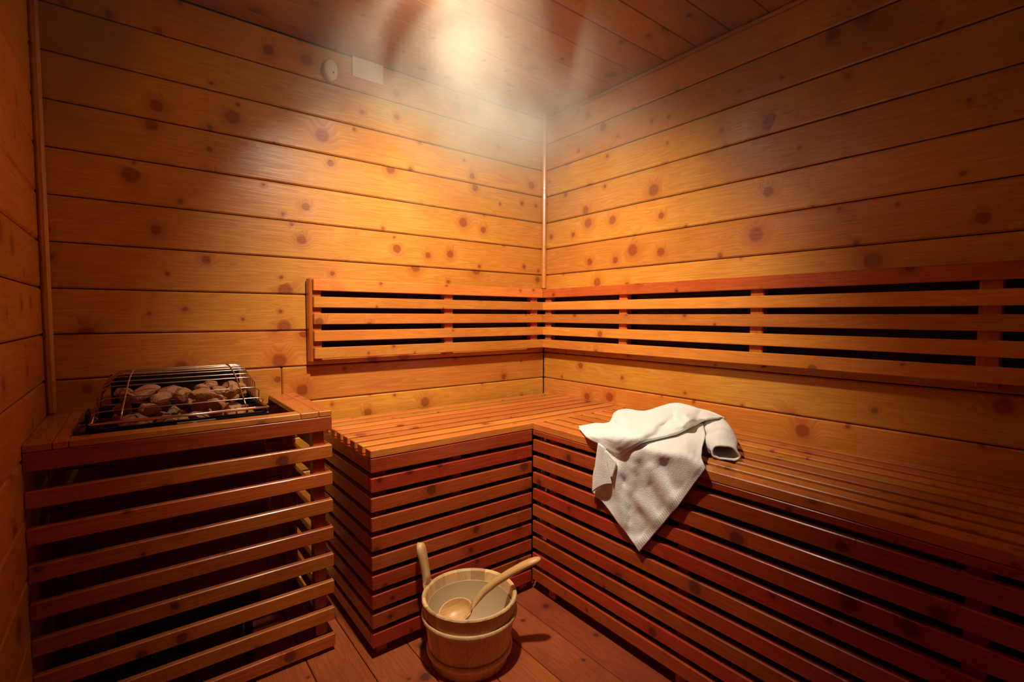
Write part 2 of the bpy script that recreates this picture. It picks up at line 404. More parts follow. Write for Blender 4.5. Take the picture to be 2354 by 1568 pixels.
# the open-topped case: four walls and a bottom
H('case_front', M['redmetal'], (hx0, hy0, 0.27), (hx1, hy0 + 0.008, 0.70))
H('case_back', M['redmetal'], (hx0, hy1 - 0.008, 0.27), (hx1, hy1, 0.74))
H('case_side', M['redmetal'], (hx0, hy0 + 0.0085, 0.27), (hx0 + 0.008, hy1 - 0.0085, 0.72))
H('case_side', M['redmetal'], (hx1 - 0.008, hy0 + 0.0085, 0.27), (hx1, hy1 - 0.0085, 0.72))
H('case_bottom', M['blackmetal'], (hx0 + 0.0085, hy0 + 0.0085, 0.27), (hx1 - 0.0085, hy1 - 0.0085, 0.28), 0.002)
H('stone_tray', M['blackmetal'], (hx0 + 0.0085, hy0 + 0.0085, 0.715), (hx1 - 0.0085, hy1 - 0.0085, 0.722), 0.002)
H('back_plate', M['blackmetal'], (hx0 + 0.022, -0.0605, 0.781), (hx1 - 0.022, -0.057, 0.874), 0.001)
H('control_box', M['blackmetal'], (hx0 + 0.02, hy0 + 0.03, 0.16), (hx1 - 0.02, hy1 - 0.02, 0.2695))
for xx in (hx0 + 0.04, hx1 - 0.06):
    for yy in (hy0 + 0.04, hy1 - 0.05):
        H('leg', M['blackmetal'], (xx, yy, 0.001), (xx + 0.02, yy + 0.02, 0.1595), 0.002)
# dark rim lip round the top, with a tag plate on its front
H('rim_front', M['blackmetal'], (hx0 - 0.015, hy0 - 0.022, 0.735), (hx1 + 0.01, hy0 - 0.0005, 0.768))
H('rim_back', M['blackmetal'], (hx0 - 0.015, hy1 + 0.0005, 0.745), (hx1 + 0.01, hy1 + 0.012, 0.78))
H('rim_side', M['blackmetal'], (hx0 - 0.015, hy0, 0.735), (hx0 - 0.0005, hy1, 0.775))
H('rim_side', M['blackmetal'], (hx1 + 0.0005, hy0, 0.735), (hx1 + 0.010, hy1, 0.775))
# perforated side plate at the left
pp = H('vent_plate', M['blackmetal'], (hx0 - 0.022, hy0 + 0.005, 0.755), (hx0 - 0.0155, hy0 + 0.10, 0.805), 0.002)
tg = H('tag_plate', M['tag'], (hx0 + 0.165, hy0 - 0.0255, 0.738), (hx0 + 0.255, hy0 - 0.0225, 0.764), 0.001)
H('clip', M['steel'], (hx0 + 0.200, hy0 - 0.0295, 0.741), (hx0 + 0.211, hy0 - 0.026, 0.762), 0.001)
H('bracket', M['steel'], (hx1 - 0.16, hy0 - 0.006, 0.455), (hx1 + 0.004, hy0 - 0.0005, 0.461), 0.001)
H('bracket', M['steel'], (hx1 + 0.0045, hy0 - 0.006, 0.455), (hx1 + 0.009, hy0 - 0.0005, 0.50), 0.001)
# wire cover: bottom rod frame, long wires bent down at both ends, two cross wires
prof = [(-0.070, 0.880), (-0.105, 0.888), (-0.145, 0.886), (-0.190, 0.877), (-0.240, 0.858), (-0.290, 0.832), (-0.335, 0.806), (-0.367, 0.783)]
BXL, BXR = -1.812, -1.414
def ends(y, z):
    f = (y + 0.367) / 0.297
    return (-1.796 + 0.045 * f, -1.428 - 0.022 * f)
def wire(name, pts, r, n=6):
    bm = bmesh.new(); tube_into(bm, [Vector(p) - O for p in pts], r, n)
    return link(name, to_mesh(name, bm, M['steel'], True), heater)
import itertools
allp = []
for (a, b) in zip(prof[:-1], prof[1:]):
    allp.append(a); allp.append(((a[0] + b[0]) / 2, (a[1] + b[1]) / 2))
allp.append(prof[-1])
for i, (y, z) in enumerate(allp):
    if i % 2 == 1 and i > 8: continue
    xl, xr = ends(y, z)
    zb = 0.782
    yb = y
    pts = [(BXL + 0.006, yb, zb), (BXL + 0.012, yb, zb + (z - zb) * 0.35), (xl - 0.02, y, zb + (z - zb) * 0.85), (xl, y, z), (xl + 0.02, y, z + 0.001),
           (xr - 0.02, y, z + 0.001), (xr, y, z), (xr + 0.012, y, zb + (z - zb) * 0.8), (BXR - 0.010, yb, zb + (z - zb) * 0.25), (BXR - 0.004, yb, zb)]
    wire('wire', pts, 0.0017)
for xf in (0.115, 0.885):
    pts = []
    for y, z in prof:
        xl, xr = ends(y, z)
        pts.append((xl + (xr - xl) * xf, y, z + 0.0045))
    wire('cross_wire', pts, 0.002)
for x_ in (BXL, BXR):
    wire('frame_rod', [(x_, -0.066, 0.782), (x_, -0.370, 0.782)], 0.0035, 8)
wire('frame_rod', [(BXL, -0.372, 0.782), (BXR, -0.372, 0.782)], 0.0035, 8)
wire('frame_rod', [(BXL, -0.064, 0.782), (BXR, -0.064, 0.782)], 0.0035, 8)

# stones heaped in the tray
rs = random.Random(5)
def stone_mesh(seed, r):
    q = random.Random(seed)
    bm = bmesh.new(); bmesh.ops.create_icosphere(bm, subdivisions=3, radius=1.0)
    sc = Vector((q.uniform(0.95, 1.35), q.uniform(0.75, 1.05), q.uniform(0.55, 0.8)))
    planes = [(Vector((q.gauss(0, 1), q.gauss(0, 1), q.gauss(0, 1))).normalized(), q.uniform(0.62, 0.86)) for _ in range(16)]
    off = Vector((q.uniform(0, 50), q.uniform(0, 50), q.uniform(0, 50)))
    for v in bm.verts:
        for n_, d_ in planes:
            e = v.co.dot(n_)
            if e > d_: v.co -= n_ * (e - d_) * 0.92
        v.co *= 1 + 0.07 * mathutils.noise.noise(v.co * 2.6 + off) + 0.04 * mathutils.noise.noise(v.co * 7 + off)
        v.co = Vector((v.co.x * sc.x, v.co.y * sc.y, v.co.z * sc.z)) * r
    return to_mesh('stone', bm, M['stone'])
meshes = [stone_mesh(100 + i, 1.0) for i in range(9)]
placed = []
def zmax(x, y):
    return 0.775 + 0.085 * max(0, 1 - ((x + 1.60) / 0.24) ** 2) * (0.35 + 0.65 * min(1, max(0, (y + 0.36) / 0.18)))
for layer, (zc, n, rr) in enumerate(((0.756, 42, 0.031), (0.790, 26, 0.033), (0.824, 16, 0.031))):
    tries = 0; cnt = 0
    while cnt < n and tries < 3000:
        tries += 1
        x = rs.uniform(hx0 + 0.050, hx1 - 0.050); y = rs.uniform(hy0 + 0.043, hy1 - 0.045)
        if zc > zmax(x, y) + 0.004: continue
        r = rr * rs.uniform(0.8, 1.12)
        if any((Vector((x, y, zc)) - p).length < (r + q) * 0.90 for p, q in placed): continue
        placed.append((Vector((x, y, zc)), r)); cnt += 1
        o = link('sauna_stone', rs.choice(meshes), None, (x, y, zc), (rs.uniform(-0.5, 0.5), rs.uniform(-0.5, 0.5), rs.uniform(0, 6.28)))
        o.scale = (r, r, r)
        tag(o, 'rough brown stone heaped under the wire cover of the heater', 'stone', 'stones heaped on the heater')

# ------------------------------------------------------------------ bucket
BC = Vector((-0.925, -0.706, 0.0))
bucket = thing('wooden_bucket', 'pale wooden sauna bucket with one tall stave handle, standing on the floor', 'bucket', BC)
RT, RB, HZ, TH = 0.147, 0.119, 0.200, 0.013
def rad(z): return RB + (RT - RB) * z / HZ
NS = 18
hang = math.radians(125)
def stave(a0, a1, top):
    bm = bmesh.new(); n = 5; cols = []
    for j in range(n):
        a = a0 + (a1 - a0) * j / (n - 1)
        ca, sa = math.cos(a), math.sin(a)
        ins = 0.0008 if j in (0, n - 1) else 0.0
        ring = []
        for r_, z in ((rad(0) - ins, 0.001), (rad(top - 0.004) - ins, top - 0.004), (rad(top) - 0.003, top), (rad(top) - TH + 0.003, top),
                      (rad(top - 0.004) - TH, top - 0.004), (rad(0) - TH, 0.001)):
            ring.append(bm.verts.new((r_ * ca, r_ * sa, z)))
        cols.append(ring)
    for A, B in zip(cols[:-1], cols[1:]):
        for i in range(6): bm.faces.new((A[i], B[i], B[(i + 1) % 6], A[(i + 1) % 6]))
    bm.faces.new(cols[0]); bm.faces.new(cols[-1][::-1])
    bmesh.ops.recalc_face_normals(bm, faces=bm.faces)
    return to_mesh('stave', bm, M['bucket'])
for i in range(NS):
    a = hang + (i - 0.5) * 2 * math.pi / NS
    st = link('stave', stave(a + 0.0015, a + 2 * math.pi / NS - 0.0015, HZ), bucket)
# the handle stave: grows out of the rim, narrows to a neck, ends in a rounded grip
bm = bmesh.new()
outl = [(0.176, 0.028), (0.200, 0.027), (0.210, 0.022), (0.220, 0.018), (0.236, 0.0165), (0.254, 0.017), (0.274, 0.0185), (0.292, 0.0205), (0.306, 0.021), (0.318, 0.0185), (0.327, 0.012), (0.331, 0.003)]
er = Vector((math.cos(hang), math.sin(hang), 0)); et = Vector((-er.y, er.x, 0))
rowsv = []
for z, w in outl:
    R_ = rad(min(z, 0.21)) + (z - 0.2) * 0.20 * (z > 0.2)
    ring = []
    for s, off in ((-1, -0.002), (-0.7, 0.004), (0.7, 0.004), (1, -0.002), (1, -0.013), (0.7, -0.019), (-0.7, -0.019), (-1, -0.013)):
        curve = (w * s) ** 2 / (2 * R_) if z < 0.21 else 0
        ring.append(bm.verts.new(er * (R_ + off * (0.8 if z > 0.215 else 0.35) - curve) + et * (w * s) + Vector((0, 0, z))))
    rowsv.append(ring)
for A, B in zip(rowsv[:-1], rowsv[1:]):
    for i in range(8): bm.faces.new((A[i], A[(i + 1) % 8], B[(i + 1) % 8], B[i]))
bm.faces.new(rowsv[0][::-1]); bm.faces.new(rowsv[-1])
bmesh.ops.recalc_face_normals(bm, faces=bm.faces)
link('handle', to_mesh('handle', bm, M['bucket'], True), bucket)
for z in (0.146, 0.040):
    r_ = rad(z) + 0.0005; pr = []
    for k in range(12):
        t_ = 2 * math.pi * k / 12
        pr.append((r_ + 0.003 + 0.0045 * math.cos(t_), z + 0.0085 * math.sin(t_)))
    lathe('hoop', M['bucket'], pr, bucket, 64)
lathe('bottom', M['bucket'], [(0.0005, 0.012), (rad(0.012) - TH - 0.001, 0.012), (rad(0.02) - TH - 0.001, 0.020), (0.0005, 0.020)], bucket, 48)
li = 0.0008
lathe('liner', M['liner'], [(0.0005, 0.022), (rad(0.022) - TH - 0.003, 0.022), (rad(0.168) - TH - li, 0.166), (rad(0.168) - TH - li - 0.0018, 0.168), (rad(0.168) - TH - li - 0.0025, 0.166), (rad(0.026) - TH - 0.005, 0.026), (0.0005, 0.026)], bucket, 48)['label'] = 'smooth pale liner'

# ------------------------------------------------------------------ ladle
tip = Vector((-0.7445, -0.826, 0.292)); bowl = Vector((-0.955, -0.672, 0.135))
ladle = thing('wooden_ladle', 'wooden ladle with a curved handle resting in the bucket', 'ladle', bowl)
ax = (tip - bowl); LL = ax.length; ax.normalize()
side = ax.cross(Vector((0, 0, 1))).normalized(); nrm = side.cross(ax)
bu = (Vector((0, 0, 1)) * 0.75 + nrm * 0.45 + Vector((-0.25, -0.45, 0))).normalized()
ba = (ax - bu * ax.dot(bu)).normalized(); bs = bu.cross(ba)
RA, RS, DP = 0.055, 0.043, 0.036
hp = [(0.046, 0.030, 0.0035, 0.000), (0.058, 0.0245, 0.0065, 0.001), (0.075, 0.0165, 0.010, 0.004), (0.105, 0.0125, 0.0115, 0.008), (0.15, 0.0125, 0.012, 0.012),
      (0.20, 0.0145, 0.012, 0.013), (0.24, 0.0165, 0.0115, 0.012), (0.27, 0.0172, 0.011, 0.009), (0.288, 0.0155, 0.0095, 0.006), (0.298, 0.0105, 0.007, 0.0045), (0.303, 0.003, 0.003, 0.004)]
fs = LL / 0.296
bm = bmesh.new(); rings = []
for d_, w, h_, arch in hp:
    c_ = ax * (d_ * fs) + nrm * (arch * 1.1) + (ba * (RA * 0.92) - ax * (0.046 * fs)) * max(0.0, 1 - (d_ - 0.046) / 0.075)
    rings.append([bm.verts.new(c_ + side * (w * math.cos(t_)) + nrm * (h_ * math.sin(t_))) for t_ in [2 * math.pi * k / 16 for k in range(16)]])
for A, B in zip(rings[:-1], rings[1:]):
    for i in range(16): bm.faces.new((A[i], A[(i + 1) % 16], B[(i + 1) % 16], B[i]))
bm.faces.new(rings[0][::-1]); bm.faces.new(rings[-1])
bmesh.ops.recalc_face_normals(bm, faces=bm.faces)
me = to_mesh('handle', bm, M['ladle'], True)
link('handle', me, ladle)
# bowl: thick hollowed oval, opening upward and a little to the camera
bm = bmesh.new()
bu = (Vector((0, 0, 1)) * 0.75 + nrm * 0.45 + Vector((-0.25, -0.45, 0))).normalized()
ba = (ax - bu * ax.dot(bu)).normalized(); bs = bu.cross(ba)
RA, RS, DP = 0.055, 0.043, 0.036
secs = []
NB = 28
for r_, z_ in [(0.02, -1.0), (0.35, -0.95), (0.65, -0.78), (0.87, -0.5), (0.98, -0.15), (1.0, 0.0), (0.985, 0.05), (0.93, 0.06), (0.90, 0.0), (0.80, -0.35), (0.62, -0.62), (0.35, -0.78), (0.02, -0.82)]:
    secs.append([bm.verts.new(ba * (RA * r_ * math.cos(t_)) + bs * (RS * r_ * math.sin(t_)) + bu * (z_ * DP)) for t_ in [2 * math.pi * k / NB for k in range(NB)]])
for A, B in zip(secs[:-1], secs[1:]):
    for i in range(NB): bm.faces.new((A[i], A[(i + 1) % NB], B[(i + 1) % NB], B[i]))
bm.faces.new(secs[0][::-1]); bm.faces.new(secs[-1])
bmesh.ops.recalc_face_normals(bm, faces=bm.faces)
link('bowl', to_mesh('bowl', bm, M['ladle'], True), ladle)
hpnt = ax * (0.268 * fs) + nrm * 0.008
bm = bmesh.new()
tube_into(bm, [hpnt + nrm * 0.012, hpnt + nrm * 0.002 + side * 0.001, hpnt - nrm * 0.012, hpnt - nrm * 0.014 + Vector((0.001, 0, -0.02)), hpnt - nrm * 0.014 + Vector((0.000, 0, -0.046))], 0.0011, 6)
bmesh.ops.create_icosphere(bm, subdivisions=2, radius=0.0035, matrix=Matrix.Translation(hpnt - nrm * 0.014 + Vector((0, 0, -0.049))))
link('hanging_cord', to_mesh('hanging_cord', bm, M['string'], True), ladle)

# ------------------------------------------------------------------ wall fixtures
sn = thing('temperature_sensor', 'small oval cream sensor high on the back wall', 'sensor', (-1.101, 0, 1.981))
def dome(name, mat, parent, rx, rz, dep, z=0):
    bm = bmesh.new(); secs = []
    for r_, y_ in ((1.0, 0.0), (1.0, 0.55), (0.95, 0.78), (0.8, 0.93), (0.5, 0.99), (0.04, 1.0)):
        secs.append([bm.verts.new((rx * r_ * math.cos(t_), -0.0005 - dep * y_, rz * r_ * math.sin(t_))) for t_ in [2 * math.pi * k / 32 for k in range(32)]])
    for A, B in zip(secs[:-1], secs[1:]):
        for i in range(32): bm.faces.new((A[i], A[(i + 1) % 32], B[(i + 1) % 32], B[i]))
    bm.faces.new(secs[0]); bm.faces.new(secs[-1][::-1])
    bmesh.ops.recalc_face_normals(bm, faces=bm.faces)
    return link(name, to_mesh(name, bm, mat, True), parent)
hs_ = dome('housing', M['white'], sn, 0.027, 0.040, 0.030)
o = dome('sensor_hole', M['hole'], hs_, 0.0028, 0.0042, 0.0008); o.location = (0.006, -0.0302, -0.012)
pl = link('wall_plate', board(M['card'], 0.127, 0.008, 0.077, 0.0025, 2), None, (-0.9495, -0.0045, 2.0285))
tag(pl, 'blank pale rectangular plate on the back wall just under the ceiling', 'plate')

